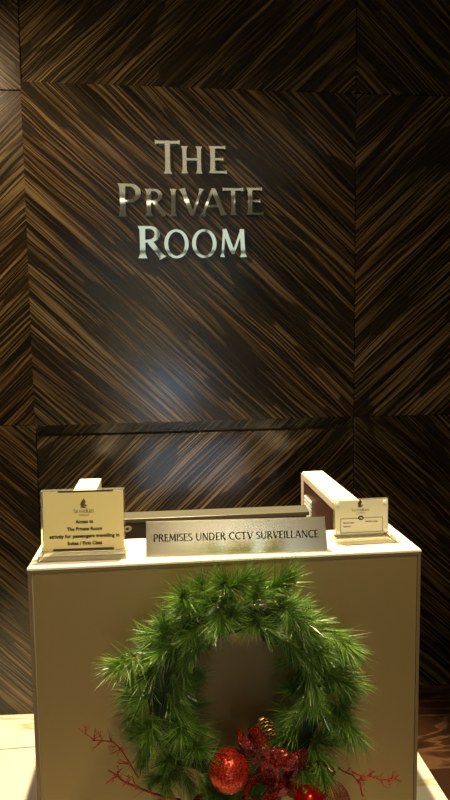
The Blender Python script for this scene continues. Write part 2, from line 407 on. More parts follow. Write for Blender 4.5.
for k, lx in enumerate((-0.42, -0.10, 0.30, 0.52, 0.95, 1.20)):  # unseen bright discs, added as bright spots in the lower PRIVATE letters
    bm = bmesh.new(); tube(bm, [(0, 0, 0), (0, 0, 0.006)], 0.075, 20)
    dl = link('added_glow_disc', bm, mat('disc_glow', (0.02, 0.02, 0.02), 0.3, emit=(1.0, 0.88, 0.66), estr=3.0)); dl.location = (lx, -2.05 - 0.12 * (k % 2), 3.193)
    tag(dl, ('leftmost', 'second from the left', 'third from the left', 'third from the right', 'second from the right', 'rightmost')[k] + ' round glowing disc in the row added for reflections behind the photographer', 'reflection light', 'glowing discs added behind the photographer')
    bm = bmesh.new(); lathe(bm, [(0.076, 0.0), (0.092, 0.0), (0.092, 0.006), (0.076, 0.006), (0.076, 0.0)], 24); link('trim_ring', bm, WHITE, dl)

# panelled wall: backing with veneer panels as its parts
wb = struct(boxes('wall_back', [((-3.1, WY + 0.03, -0.05), (3.6, WY + 0.12, 3.3))], DARKWALL))
S0, S1, P = -0.525, 0.832, 1.354
Z1, Z2 = 1.263, 2.621
def panel(x0, x1, z0, z1, slash, seed, dy=(0, 0), tint=1.0, gap=0.0015):
    """veneered panel whose front stands dy[0] proud at the left edge and dy[1] at the right edge"""
    bm = bmesh.new(); g = gap
    cx, cz = (x0 + x1) / 2, (z0 + z1) / 2
    w = (x1 - x0) / 2 - g; h = (z1 - z0) / 2 - g
    box(bm, (-w, 0, -h), (w, 0.032 + max(dy), h))
    for v in bm.verts:
        if v.co.y < 0.001: v.co.y = -(dy[0] if v.co.x < 0 else dy[1])
        else: v.co.y = 0.033
    bmesh.ops.bevel(bm, geom=[e for e in bm.edges if all(v.co.y < 0.02 for v in e.verts)], offset=0.0018, segments=1, affect='EDGES')
    o = link('veneer_panel', bm, veneer('striped_veneer', slash, seed, tint), wb)
    o.location = (cx, WY, cz)
    return o
panel(S0, S1, Z2, 3.2, +1, 3.1, (0, 0))
panel(S0, S1, Z1, Z2, -1, 11.7, (0.028, 0.001))
panel(S0, S1, 0.0, Z1 - 0.048, +1, 23.3, (0, 0))
gr = panel(S0, S1, Z1 - 0.048, Z1, +1, 24.1, (0, 0), 0.8)     # darker groove added to stand for the proud panel's cast shadow
gr.name = 'shade_groove'; gr.location.y += 0.026
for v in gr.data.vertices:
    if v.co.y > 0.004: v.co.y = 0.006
panel(S1, S1 + P, Z2, 3.2, -1, 31.9, (0, 0), 0.8)
panel(S1, S1 + P, Z1, Z2, +1, 42.2, (0, 0))
panel(S1, S1 + P, 0.0, Z1, -1, 57.0, (0.0015, 0.003), 0.8)
for z0, z1, sl, sd in ((2.597, 3.2, -1, 61.0), (Z1, 2.597, +1, 72.0), (0.0, Z1, -1, 83.0)):
    o = panel(-P, 0, z0, z1, sl, sd, (0, 0))
    o.location = (0, 0, (z0 + z1) / 2)
    for v in o.data.vertices: v.co.x -= P / 2
    o.location = (S0, WY, (z0 + z1) / 2); o.rotation_euler = (0, 0, 0)
    for v in o.data.vertices:                      # the left bay folds back gently from the seam
        v.co.y += -v.co.x * 0.06 if v.co.y < 0.02 else 0.09

# ------------------------------------------------------------------ wall lettering: one chrome letter per object
def chrome_letter(ch, x0, x1, ytop, ybot, label):
    Yf = WY - 0.030
    p0 = at_y(x0, ybot, Yf); p1 = at_y(x1, ybot, Yf); pt = at_y((x0 + x1) / 2, ytop, Yf)
    H = pt.z - (p0.z + p1.z) / 2; W = p1.x - p0.x
    adv, st = glyph(ch, 0.142, 1.8)
    lo = min(p.x - w * .5 * (abs(1)) for pts, ws in st for p, w in zip(pts, ws)); lo = 0.0
    bm = bmesh.new()
    M = Matrix.Diagonal((W / adv, 1, H, 1))
    put_glyph(bm, st, M, 0.012)
    o = link('letter_' + ch.lower(), bm, CHROME); o.location = (p0.x, Yf, (p0.z + p1.z) / 2)
    tag(o, label, 'letter', 'chrome letters on the veneered wall')
    for q in [s[0][len(s[0]) // 2] for s in st[:2]]:
        bm = bmesh.new(); tube(bm, [(q.x * W / adv, 0.008, q.y * H), (q.x * W / adv, 0.0265, q.y * H)], 0.003, 8)
        link('mounting_pin', bm, STEEL, o)
    return o
for a in [
    ('T', 155.5, 180.3, 140.5, 173.5, 'large chrome capital T that begins the top word THE'),
    ('H', 181.5, 202.5, 146.2, 173.4, 'chrome letter H in the middle of the top word THE'),
    ('E', 209.0, 226.8, 146.2, 173.2, 'chrome letter E that ends the short top word THE'),
    ('P', 118.5, 141.0, 183.5, 216.5, 'large chrome capital P that begins the word PRIVATE'),
    ('R', 145.5, 166.0, 188.8, 215.6, 'smaller chrome letter R between P and I of PRIVATE'),
    ('I', 170.2, 177.0, 188.8, 215.6, 'narrow chrome letter I between R and V of PRIVATE'),
    ('V', 180.5, 204.0, 188.6, 215.4, 'chrome letter V in the middle of the word PRIVATE'),
    ('A', 200.5, 226.0, 188.4, 215.2, 'chrome letter A right of the V in PRIVATE'),
    ('T', 223.0, 243.6, 188.0, 215.0, 'small chrome letter T between A and E of PRIVATE'),
    ('E', 246.6, 263.4, 187.8, 214.8, 'chrome letter E at the right end of PRIVATE'),
    ('R', 138.5, 164.5, 226.0, 258.2, 'large chrome capital R that begins the bottom word ROOM'),
    ('O', 164.6, 189.0, 229.6, 258.0, 'round chrome letter O next to the capital R of ROOM'),
    ('O', 192.3, 216.8, 229.4, 257.6, 'round chrome letter O next to the M of ROOM'),
    ('M', 219.6, 246.4, 229.2, 257.0, 'chrome letter M that ends the bottom word ROOM')]:
    chrome_letter(*a)


# ------------------------------------------------------------------ reception desk
X0, X1, Y0, Y1, ZT, TW = -0.318, 0.623, 1.42, 2.36, 1.0863, 0.080
YC = 1.602                                   # rear edge of the front counter
desk = empty('reception_desk', ((X0 + X1) / 2, (Y0 + Y1) / 2, 0))
tag(desk, 'cream and champagne reception desk with open back, wreath on its front', 'desk')
def dpart(name, lst, m, bevel=0.0):
    off = Vector(desk.location); bm = bmesh.new()
    for lo, hi in lst: box(bm, Vector(lo) - off, Vector(hi) - off, bevel)
    return link(name, bm, m, desk)
bm = bmesh.new(); off = Vector(desk.location)     # U shaped white top, one slab
out = [(X0, Y0), (X1, Y0), (X1, Y1), (X1 - TW, Y1), (X1 - TW, YC), (X0 + TW, YC), (X0 + TW, Y1), (X0, Y1)]
vb = [bm.verts.new(Vector((x, y, ZT - 0.006)) - off) for x, y in out]; vt = [bm.verts.new(Vector((x, y, ZT)) - off) for x, y in out]
bm.faces.new(vt); bm.faces.new(list(reversed(vb)))
for i in range(8): bm.faces.new((vb[i], vb[(i + 1) % 8], vt[(i + 1) % 8], vt[i]))
bmesh.ops.bevel(bm, geom=[e for e in bm.edges if all(v.co.z > ZT - 0.001 - off.z for v in e.verts)], offset=0.0015, segments=2, affect='EDGES')
link('counter_top', bm, CREAM, desk)
e = 0.0008
dpart('side_panel', [((X0 + e, Y0 + 0.006, 0.0), (X0 + TW, Y1 - e, ZT - 0.006))], CREAM_EDGE)
dpart('side_panel', [((X1 - TW, Y0 + 0.006, 0.0), (X1 - e, Y1 - e, ZT - 0.006))], CREAM_EDGE)
dpart('front_frame', [((X0 + e, Y0 + 0.001, 0), (X0 + 0.009, Y0 + 0.02, ZT - 0.0075)), ((X1 - 0.009, Y0 + 0.001, 0), (X1 - e, Y0 + 0.02, ZT - 0.0075)), ((X0 + 0.011, Y0 + 0.001, ZT - 0.013), (X1 - 0.009, Y0 + 0.02, ZT - 0.0075))], mat('frame_strip', (0.22, 0.155, 0.075), 0.4, 0.3))
dpart('front_panel', [((X0 + 0.012, Y0 + 0.003, 0.0), (X1 - 0.010, Y0 + 0.03, ZT - 0.0135))], SATIN)
dpart('counter_apron', [((X0 + TW, Y0 + 0.031, ZT - 0.16), (X1 - TW, YC - 0.01, ZT - 0.007))], CREAM_EDGE)
dpart('worktop', [((X0 + TW, Y0 + 0.031, 0.70), (X1 - TW, Y1 - 0.02, 0.73))], BRONZE, 0.002)
# bronze lining on the inner face of the right side with its pale border and slatted vent
xi = X1 - TW
dpart('inner_lining', [((xi - 0.004, YC + 0.01, 0.73), (xi, Y1 - 0.035, ZT - 0.028))], BRONZE)
dpart('inner_border', [((xi - 0.006, Y1 - 0.035, 0.73), (xi, Y1 - e, ZT - 0.006)), ((xi - 0.006, YC + 0.01, ZT - 0.028), (xi, Y1 - 0.035, ZT - 0.006))], mat('pale_border', (0.60, 0.50, 0.36), 0.45))
a = at_x(307.0, 505, xi); b = at_x(313.5, 505, xi)
ya, yb = max(a.y, b.y), min(a.y, b.y)
zt_ = at_x(307.5, 495, xi).z; zb_ = at_x(307.5, 516, xi).z
vent = dpart('vent', [((xi - 0.007, yb, zb_), (xi - 0.003, ya, zt_))], mat('vent_recess', (0.20, 0.17, 0.12), 0.6))
bm = bmesh.new(); nsl = 6
for k in range(nsl):
    z0 = zb_ + (zt_ - zb_) * (k + 0.15) / nsl
    box(bm, Vector((xi - 0.012, yb, z0)) - off, Vector((xi - 0.006, ya, z0 + (zt_ - zb_) / nsl * 0.6)) - off)
link('vent_slat', bm, WHITE, vent)

# ------------------------------------------------------------------ monitor behind the counter
mon = empty('monitor', (0.150, 1.90, 0.73))
tag(mon, 'flat computer monitor seen from behind, silver top edge, behind the counter', 'monitor')
mt = Matrix.Translation((0, 0, 0.06)) @ Matrix.Rotation(R(8), 4, 'X')
mh = 0.290; hw = 0.293
def mpart(name, lst, m, bevel=0.0, parent=mon):
    bm = bmesh.new()
    for lo, hi in lst: box(bm, lo, hi, bevel, M=mt)
    return link(name, bm, m, parent)
mpart('back_shell', [((-hw + .006, -0.020, 0), (hw - .006, 0.016, mh - 0.012))], DARKPLASTIC, 0.004)
mpart('bezel', [((-hw, -0.026, mh - 0.012), (hw, 0.026, mh)), ((-hw, 0.016, 0), (-hw + 0.012, 0.026, mh)), ((hw - 0.012, 0.016, 0), (hw, 0.026, mh)), ((-hw, 0.016, 0), (hw, 0.026, 0.016))], SILVERPLASTIC, 0.001)
mpart('screen', [((-hw + 0.012, 0.0165, 0.016), (hw - 0.012, 0.020, mh - 0.02))], SCREEN)
bm = bmesh.new(); tube(bm, [(0, -0.02, 0.19), (0, -0.05, 0.12), (0, -0.04, 0.012)], 0.018, 10); box(bm, (-0.11, -0.12, 0), (0.11, 0.07, 0.012), 0.004)
link('stand', bm, DARKPLASTIC, mon)
bm = bmesh.new()                                   # the white end letter of the maker's mark
p = at_y(127.3, 528.8, 1.845); q = (p - Vector(mon.location)); r_o = Vector((0.0135, 0.0105))
ring = [[], []]
for k in range(20):
    an = 2 * math.pi * k / 20
    for j, s in enumerate((1.0, 0.36)):
        ring[j].append(bm.verts.new((q.x + r_o.x * s * math.cos(an) + 0.25 * r_o.y * s * math.sin(an), 0, q.z + r_o.y * s * math.sin(an))))
for k in range(20): bm.faces.new((ring[0][k], ring[0][(k + 1) % 20], ring[1][(k + 1) % 20], ring[1][k]))
bmesh.ops.solidify(bm, geom=bm.faces[:], thickness=0.001)
for v in bm.verts:
    v.co.y += -0.0215 - (v.co.z - 0.06) * math.tan(R(8))
tag(link('logo', bm, WHITE, mon), 'white round letter at the end of the logo')

# ------------------------------------------------------------------ signs on the counter
def crest(bm, w, h, x=0, z=0, y=0):
    """small stylised bird mark: a fanned wing over a curved body"""
    def poly(pts):
        bm.faces.new([bm.verts.new((x + px * w, y, z + pz * h)) for px, pz in pts])
    poly([(-.05, .95), (.08, 1.0), (.30, .62), (.22, .50), (.05, .70)])
    poly([(-.12, .86), (.02, .70), (.20, .48), (.14, .40), (-.20, .66)])
    poly([(-.26, .62), (.14, .36), (.10, .26), (-.34, .44)])
    poly([(-.42, .40), (.06, .24), (.30, .34), (.50, .22), (.34, .16), (.16, .20), (.02, .12), (-.30, .22)])
    poly([(-.40, .10), (.20, .10), (.42, .0), (-.30, .0)])

# left: clear block holder with a gold card
def holder(name, label, xc, yc, w, h, z0, rz, tilt, card_m, thick):
    s = empty(name, (xc, yc, ZT), rz); tag(s, label, 'sign')
    M = Matrix.Translation((0, 0, z0)) @ Matrix.Rotation(R(-tilt), 4, 'X')
    return s, M

sl, ML = holder('sign_holder', 'gold access notice in a thick clear block stand, left on the counter', (-0.2845 - 0.094) / 2 - 0.007, 1.475, 0.19, 0.15, 0.016, R(-1.5), 5, PAPER_GOLD, 0.02)
W, H = 0.198, 0.148
def lp(name, lst, m, bevel=0.0, parent=sl, M=ML):
    bm = bmesh.new()
    for lo, hi in lst: box(bm, lo, hi, bevel, M=M)
    return link(name, bm, m, parent)
lp('acrylic_block', [((-W / 2, 0.0, 0), (W / 2, 0.022, H))], ACRYLIC, 0.0015)
lp('card', [((-W / 2 + .006, -0.0010, 0.004), (W / 2 - .002, -0.0002, H - 0.003))], PAPER_GOLD)
lp('reflection_bar', [((-W / 2 + .042, -0.0014, H - 0.0055), (W / 2 - .026, -0.0003, H - 0.0015))], mat('dark_reflection', (0.05, 0.035, 0.015), 0.4))  # dark bars stand for reflections along the acrylic edges
lp('reflection_bar', [((-W / 2 + .028, -0.0014, 0.003), (W / 2 - .026, -0.0003, 0.008))], mat('dark_reflection'))
bm = bmesh.new(); box(bm, (-W / 2 - 0.004, -0.024, 0), (W / 2 + 0.004, 0.045, 0.0155), 0.002); link('base', bm, ACRYLIC, sl)
face = empty('printed_text', (0, 0, 0)); bpy.data.objects.remove(face)
def on_face(o, M, x, z, dy=-0.0016):
    o.matrix_local = M @ Matrix.Translation((x, dy, z)); return o
bm = bmesh.new(); crest(bm, 0.020, 0.022); on_face(link('bird_mark', bm, BROWN_INK, sl), ML, 0.002, 0.105)
on_face(word('logo_text', 'SilverKris', 0.0105, BROWN_INK, sl, (0, 0, 0), width=0.048, weight=0.14, small=0.76), ML, 0.003, 0.0925)
on_face(word('logo_text', 'LOUNGE', 0.0040, BROWN_INK, sl, (0, 0, 0), width=0.024, weight=0.14), ML, 0.003, 0.0855)
for txt, wd, z in (('Access to', 0.042, 0.068), ('The Private Room', 0.083, 0.0505), ('strictly for passengers travelling in', 0.165, 0.0335), ('Suites / First Class', 0.082, 0.0165)):
    on_face(typed('notice_line', txt, 0.0118, BLACK, sl, (0, 0, 0), wd, 0.00035), ML, 0.004, z, -0.0018)

# right: smaller clear holder with four studs and an ivory card
sr = empty('sign_holder', (0.4985, 1.500, ZT), R(1.5))
tag(sr, 'small ivory network notice in clear holder with corner studs, right on the counter', 'sign')
MR = Matrix.Translation((0, 0, 0.018)) @ Matrix.Rotation(R(-3), 4, 'X')
W2, H2 = 0.143, 0.091
lp('acrylic_block', [((-W2 / 2, 0.0, 0), (W2 / 2, 0.010, H2))], ACRYLIC, 0.001, sr, MR)
lp('card', [((-W2 / 2 + .002, -0.0010, 0.002), (W2 / 2 - .002, -0.0002, H2 - 0.002))], PAPER, 0, sr, MR)
bm = bmesh.new(); box(bm, (-W2 / 2, -0.026, 0), (W2 / 2 + 0.012, 0.030, 0.012), 0.002); box(bm, (-W2 / 2 + 0.003, -0.012, 0.0122), (W2 / 2 - 0.003, 0.016, 0.0176), 0.002)
link('base', bm, ACRYLIC, sr)
for sx in (-1, 1):
    for sz in (0.009, H2 - 0.009):
        bm = bmesh.new(); tube(bm, [(0, 0, 0), (0, -0.004, 0)], 0.0048, 12)
        on_face(link('stud', bm, WHITE, sr), MR, sx * (W2 / 2 - 0.009), sz, -0.0011)
bm = bmesh.new(); crest(bm, 0.017, 0.020); on_face(link('bird_mark', bm, BLACK, sr), MR, -0.004, 0.071)
on_face(word('logo_text', 'SilverKris', 0.0075, BROWN_INK, sr, (0, 0, 0), width=0.046, weight=0.14, small=0.76), MR, -0.003, 0.0605)
on_face(word('logo_text', 'LOUNGE', 0.0030, BROWN_INK, sr, (0, 0, 0), width=0.024, weight=0.14), MR, -0.003, 0.0545)
t_ = 0.0011
bx0, bx1, bz0, bz1 = -0.056, 0.056, 0.006, 0.0435
lp('table_outline', [((bx0, -0.0014, bz0), (bx1, -0.0011, bz0 + t_)), ((bx0, -0.0014, bz1 - t_), (-0.010, -0.0011, bz1)), ((0.006, -0.0014, bz1 - t_), (bx1, -0.0011, bz1)), ((bx0, -0.0014, bz0), (bx0 + t_, -0.0011, bz1)), ((bx1 - t_, -0.0014, bz0), (bx1, -0.0011, bz1))], BLACK, 0, sr, MR)
bm = bmesh.new(); lathe(bm, [(0, 0.0004), (0.0065, 0.0004), (0.0065, 0), (0, 0)], 20, Matrix.Rotation(R(90), 4, 'X') @ Matrix.Diagonal((1.15, 0.85, 1, 1)))
badge = on_face(link('badge', bm, BLACK, sr), MR, -0.002, bz1, -0.0013)
o = typed('badge_text', 'Wi', 0.007, PAPER, badge, (0, 0, 0), 0.008, 0.0002); o.location = (0, -0.0008, -0.0025)
for txt, wd, x, z in (('Network Name', 0.029, -0.034, 0.030), ('SilverKris Lounge', 0.032, 0.026, 0.0315), ('Password', 0.020, -0.0385, 0.021), ('N/A', 0.006, 0.012, 0.022), ('(not in capital letters)', 0.036, 0.030, 0.013)):
    if txt in ('N/A', '(not in capital letters)'): continue
    on_face(typed('notice_line', txt, 0.0062, BLACK, sr, (0, 0, 0), wd, 0.0001), MR, x, z, -0.0016)

# centre: brushed steel wedge sign
cc = Vector(((-0.045 + 0.392) / 2, 1.452, ZT))
cs = empty('surveillance_sign', cc, R(-3.0))
tag(cs, 'brushed steel tent sign engraved with the surveillance notice, centre of the counter', 'sign')
bm = bmesh.new(); W3, H3, D3, LE = 0.442, 0.081, 0.060, 0.016
pr = [(0, 0), (D3, 0), (LE + 0.006, H3), (LE, H3)]
va = [bm.verts.new((-W3 / 2, y, z)) for y, z in pr]; vb = [bm.verts.new((W3 / 2 - (0.004 if z > 0 else 0), y, z)) for y, z in pr]
bm.faces.new(va); bm.faces.new(vb)
for i in range(4): bm.faces.new((va[i], va[(i + 1) % 4], vb[(i + 1) % 4], vb[i]))
bmesh.ops.bevel(bm, geom=bm.edges[:], offset=0.0008, segments=1, affect='EDGES')
link('body', bm, STEEL, cs)
MC = Matrix.Rotation(-math.atan2(LE, H3), 4, 'X')
on_face(word('engraved_text', 'PREMISES UNDER CCTV SURVEILLANCE', 0.0178, BLACK, cs, (0, 0, 0), width=0.402, weight=0.165, serif=1.15, gap=0.07), MC, -0.002, 0.034, -0.0005)

# ------------------------------------------------------------------ wreath
NEEDLE = mat('pine_needle', (0.050, 0.135, 0.016), 0.30, noise=0.5, nscale=25, spec=0.6)
NEEDLE_L = mat('pale_pine_needle', (0.26, 0.44, 0.055), 0.28, noise=0.4, nscale=25, spec=0.6)
PALE_TIP = mat('pale_needle_tip', (0.55, 0.60, 0.42), 0.15, 0.4)  # paler, shinier tip on a few needles
BARK = mat('brown_twig', (0.36, 0.20, 0.06), 0.6, noise=0.3)
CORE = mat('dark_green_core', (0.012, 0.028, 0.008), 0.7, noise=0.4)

def sprig_mesh(seed, n, length, spread, nl):
    rnd = random.Random(seed); bm = bmesh.new()
    stem = [Vector((0, 0, 0)), Vector((0.004, 0.002, length * .5)), Vector((0.0, 0.006, length))]
    tube(bm, stem, [0.0024, 0.002, 0.0012 if length > .04 else 0.0030], 5)
    for f in bm.faces: f.material_index = 2
    def needle(p, d, L, w, mi, droop):
        t = d.normalized(); s = t.cross(Vector((rnd.uniform(-1, 1), rnd.uniform(-1, 1), rnd.uniform(-1, 1)))).normalized(); u = t.cross(s)
        bend = Vector((rnd.uniform(-1, 1), rnd.uniform(-1, 1), rnd.uniform(-1, 1))) * droop * L
        mid = p + t * L * .55 + bend * .35; tip = p + t * L + bend
        r0 = [bm.verts.new(p + (s * math.cos(a) + u * math.sin(a)) * w) for a in (0, 2.09, 4.19)]
        r1 = [bm.verts.new(mid + (s * math.cos(a) + u * math.sin(a)) * w * .9) for a in (0, 2.09, 4.19)]
        tp = bm.verts.new(tip)
        for k in range(3):
            f = bm.faces.new((r0[k], r0[(k + 1) % 3], r1[(k + 1) % 3], r1[k])); f.material_index = mi
            f = bm.faces.new((r1[k], r1[(k + 1) % 3], tp)); f.material_index = 3 if rnd.random() < 0.06 else mi
    for i in range(n):
        f = rnd.random(); z = f * length
        az = rnd.uniform(0, 2 * math.pi); open_ = R(rnd.uniform(spread[0], spread[1])) * (1.0 - 0.45 * f)
        d = Vector((math.sin(open_) * math.cos(az), math.sin(open_) * math.sin(az), math.cos(open_)))
        needle(Vector((0, 0.006 * f, z)), d, rnd.uniform(nl * .65, nl * 1.1), rnd.uniform(0.00038, 0.00060), 0 if rnd.random() < .62 else 1, 0.12)
    me = bpy.data.meshes.new('pine_sprig'); bm.to_mesh(me); bm.free()
    for m in (NEEDLE, NEEDLE_L, BARK, PALE_TIP): me.materials.append(m)
    return me

wc = at_y(237, 689, 1.375); wc.y = 1.352
wreath = empty('christmas_wreath', wc)
tag(wreath, 'green artificial pine wreath hanging on the front of the reception desk', 'wreath')
RM = 0.192
bm = bmesh.new()
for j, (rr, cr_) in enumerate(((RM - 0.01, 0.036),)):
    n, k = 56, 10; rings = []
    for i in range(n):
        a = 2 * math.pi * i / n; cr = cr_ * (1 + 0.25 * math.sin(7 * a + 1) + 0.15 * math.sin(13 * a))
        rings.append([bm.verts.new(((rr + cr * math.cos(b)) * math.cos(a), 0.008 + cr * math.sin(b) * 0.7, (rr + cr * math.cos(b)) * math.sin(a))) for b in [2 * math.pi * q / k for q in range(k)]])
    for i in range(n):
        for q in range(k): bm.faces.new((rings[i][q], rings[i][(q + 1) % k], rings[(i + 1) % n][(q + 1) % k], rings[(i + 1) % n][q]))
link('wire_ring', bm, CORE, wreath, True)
bm = bmesh.new(); tube(bm, [(0, 0.052, 0.20), (0, 0.046, 0.235), (0, 0.030, 0.235), (0, 0.024, 0.205)], 0.002, 6); link('hook', bm, BARK, wreath)
protos = [sprig_mesh(s, 300, 0.070, (8, 66), 0.080) for s in range(4)] + [sprig_mesh(20 + s, 240, 0.030, (15, 88), 0.070) for s in range(2)]
def sprig(pos, d, k, roll=0.0, scale=1.0):
    o = bpy.data.objects.new('pine_sprig', protos[k]); C.objects.link(o); o.parent = wreath
    q = Vector(d).normalized().to_track_quat('Z', 'Y')
    o.matrix_local = Matrix.Translation(pos) @ q.to_matrix().to_4x4() @ Matrix.Rotation(roll, 4, 'Z') @ Matrix.Diagonal((scale, scale, scale, 1))
rnd = random.Random(5)
def lane_free(i, a): return i % 4 in (1, 2) and math.radians(258) < a < math.radians(306)      # the bow sits here
N_ = 80
for i in range(N_):
    a = 2 * math.pi * (i + rnd.uniform(-.4, .4)) / N_
    er = Vector((math.cos(a), 0, math.sin(a))); et = Vector((-math.sin(a), 0, math.cos(a)))
    lane = i % 4; up = max(0.0, math.sin(a)); left = max(0.0, -math.cos(a))
    flow = rnd.choice((-1, 1))
    if lane_free(i, a): continue
    if lane == 0: base = er * (RM + 0.018); d = er * 0.55 + et * flow * rnd.uniform(.5, 1.1) + Vector((0, -0.30, 0)); y = -0.005; sc_ = rnd.uniform(.72, .95)
    elif lane == 1: base = er * (RM + 0.005); d = er * rnd.uniform(.0, .5) + et * rnd.uniform(-1, 1) + Vector((0, -0.70, 0)); y = -0.020; sc_ = rnd.uniform(.75, 1.0)
    elif lane == 2: base = er * (RM - 0.025 + 0.02 * up); d = er * (rnd.uniform(-.9, -.3) * (1 - .75 * up) - 0.5 * left) + et * flow * .6 + Vector((0, -0.40, 0)); y = -0.012; sc_ = rnd.uniform(.70, .92)
    else: base = er * (RM + 0.022); d = er * 0.55 + et * flow + Vector((0, -0.10, 0)); y = 0.008; sc_ = rnd.uniform(.72, .95)
    sprig(base + Vector((0, y, 0)), d, rnd.randrange(4), rnd.uniform(0, 6.28), sc_)
def hero(px, py, d, k=4, s=1.0, y=1.325):
    p = at_y(px, py, y) - wc; sprig(p, d, k, 0.3, s)
for h in [(183, 722, (-.15, -.9, -.25), 4), (296, 618, (.2, -.85, .15), 5), (205, 592, (-.3, -.7, .5), 4), (312, 690, (.1, -.7, -.6), 5), (325, 628, (.5, -.8, -.3), 0),
          (140, 655, (-.55, -.8, .1), 0), (255, 600, (0, -.6, .7), 1), (285, 608, (.3, -.8, -.3), 4), (335, 700, (.35, -.7, -.7), 1), (190, 745, (.2, -.7, .3), 1), (232, 590, (-.3, -.7, .45), 3), (226, 592, (.5, -.6, .5), 0), (268, 592, (.5, -.6, .6), 2), (192, 600, (-.25, -.75, .4), 1), (240, 600, (-.8, -.5, .2), 2), (222, 604, (-.1, -.8, -.1), 1)]:
    hero(*h)
for px, py, d, k in [(170, 645, (.8, -.3, .2), 0), (166, 668, (1, -.25, -.2), 1), (168, 692, (.9, -.3, .3), 2), (176, 712, (.9, -.4, .5), 3), (182, 630, (.8, -.3, -.5), 1),
                     (172, 680, (1, -.1, .1), 3), (306, 655, (-.8, -.3, -.1), 0), (308, 690, (-.7, -.3, .2), 1), (304, 715, (-.7, -.3, .3), 2)]:
    hero(px, py, d, k, 0.72, 1.365)

# ------------------------------------------------------------------ decorations on the wreath
RED_GLIT = glitter('red_glitter', (0.27, 0.010, 0.005), (0.80, 0.08, 0.03), 480.0, 0.22, 0.30)
RED_SHINY = mat('red_gloss', (0.50, 0.010, 0.008), 0.10, 0.7)
GOLD = mat('gold_cap', (0.75, 0.55, 0.22), 0.25, 1.0)
ORGANZA = glitter('red_organza', (0.13, 0.007, 0.005), (0.55, 0.05, 0.03), 700.0, 0.24, 0.14)
ORGANZA.node_tree.nodes['Principled BSDF'].inputs['Metallic'].default_value = 0.25
ORGANZA.node_tree.nodes['Principled BSDF'].inputs['Alpha'].default_value = 0.86
TWIG_RED = glitter('red_glitter_twig', (0.32, 0.012, 0.008), (0.75, 0.07, 0.04), 700.0, 0.4, 0.5)

def bauble(px, py, Y, r, m, label, capdir=(0.1, 0, 1)):
    c = at_y(px, py, Y); o = empty('bauble', c); tag(o, label, 'christmas bauble', 'red baubles on the wreath')
    bm = bmesh.new(); bmesh.ops.create_uvsphere(bm, u_segments=40, v_segments=24, radius=r)
    link('ball', bm, m, o, True)
    q = Vector(capdir).to_track_quat('Z', 'Y').to_matrix().to_4x4()
    bm = bmesh.new(); lathe(bm, [(0, r * 0.99), (r * .20, r * 0.975), (r * .20, r * 1.12), (r * .15, r * 1.16), (0, r * 1.16)], 16, q)
    cap = link('cap', bm, GOLD, o)
    bm = bmesh.new()
    pts = [q @ Vector((r * .10 * math.cos(a), 0, r * (1.24) + r * .10 * math.sin(a))) for a in [2 * math.pi * k / 12 for k in range(13)]]
    tube(bm, pts, r * 0.02, 5, False); link('loop', bm, GOLD, cap)
bauble(229, 770, 1.290, 0.0465, RED_GLIT, 'large red glitter bauble on the lower part of the wreath', (-.2, .9, -.2))
bauble(309, 802, 1.238, 0.034, RED_SHINY, 'shiny smooth red bauble with gold cap at the lower right of the bow', (-.35, -.25, 1))
bauble(203, 806, 1.300, 0.026, RED_SHINY, 'small red bauble just left below the large glitter bauble', (.1, .3, 1))

# organza bow
bc = at_y(278, 782, 1.30); bow = empty('ribbon_bow', bc)
bow.scale = (1.5, 1.0, 1.35)
tag(bow, 'dark red organza ribbon bow at the bottom of the wreath', 'bow')
def ribbon(name, path, widths, side, ripple, seed, parent=bow):
    """a crumpled strip of cloth following path; side = direction of its width"""
    rn = random.Random(seed); n = 26; m = 9; bm = bmesh.new(); P_ = [Vector(p) for p in path]
    def at(t):
        s = t * (len(P_) - 1); i = min(int(s), len(P_) - 2); f = s - i
        p0 = P_[max(i - 1, 0)]; p1 = P_[i]; p2 = P_[i + 1]; p3 = P_[min(i + 2, len(P_) - 1)]
        return 0.5 * ((2 * p1) + (p2 - p0) * f + (2 * p0 - 5 * p1 + 4 * p2 - p3) * f * f + (3 * p1 - p0 - 3 * p2 + p3) * f ** 3)
    ph = rn.uniform(0, 6); g = []
    for i in range(n + 1):
        t = i / n; c = at(t); tg = (at(min(t + .02, 1)) - at(max(t - .02, 0))).normalized()
        sd = Vector(side); sd = (sd - sd.dot(tg) * tg).normalized(); nn = tg.cross(sd)
        w = widths[0] + (widths[1] - widths[0]) * math.sin(math.pi * t)
        row = []
        for j in range(m + 1):
            v = j / m * 2 - 1
            rip = ripple * (math.sin(v * 5 + t * 9 + ph) + 0.5 * math.sin(v * 9 - t * 16 + ph))
            row.append(bm.verts.new(c + sd * w * v + nn * rip))
        g.append(row)
    for i in range(n):
        for j in range(m): bm.faces.new((g[i][j], g[i + 1][j], g[i + 1][j + 1], g[i][j + 1]))
    bmesh.ops.solidify(bm, geom=bm.faces[:], thickness=0.0004)
    return link(name, bm, ORGANZA, parent, True)
ribbon('loop', [(0, 0, 0), (-.03, -.015, .045), (-.048, -.01, .095), (-.025, -.035, .075), (0, -.012, .0)], (0.006, 0.020), (0.6, -0.6, 0.3), 0.004, 1)
ribbon('loop', [(0, 0, 0), (.020, -.02, .042), (.012, -.035, .072), (-.012, -.045, .050), (0, -.012, .0)], (0.006, 0.024), (1, -0.5, 0.1), 0.004, 2)
ribbon('loop', [(0, 0, 0), (.045, -.01, .030), (.075, -.02, .010), (.050, -.045, -.010), (0, -.012, .0)], (0.006, 0.022), (0.1, -0.6, 1), 0.004, 3)
ribbon('loop', [(0, 0, 0), (-.035, -.01, .015), (-.052, -.025, -.015), (-.025, -.045, -.020), (0, -.012, .0)], (0.006, 0.022), (0.1, -0.6, 1), 0.004, 4)
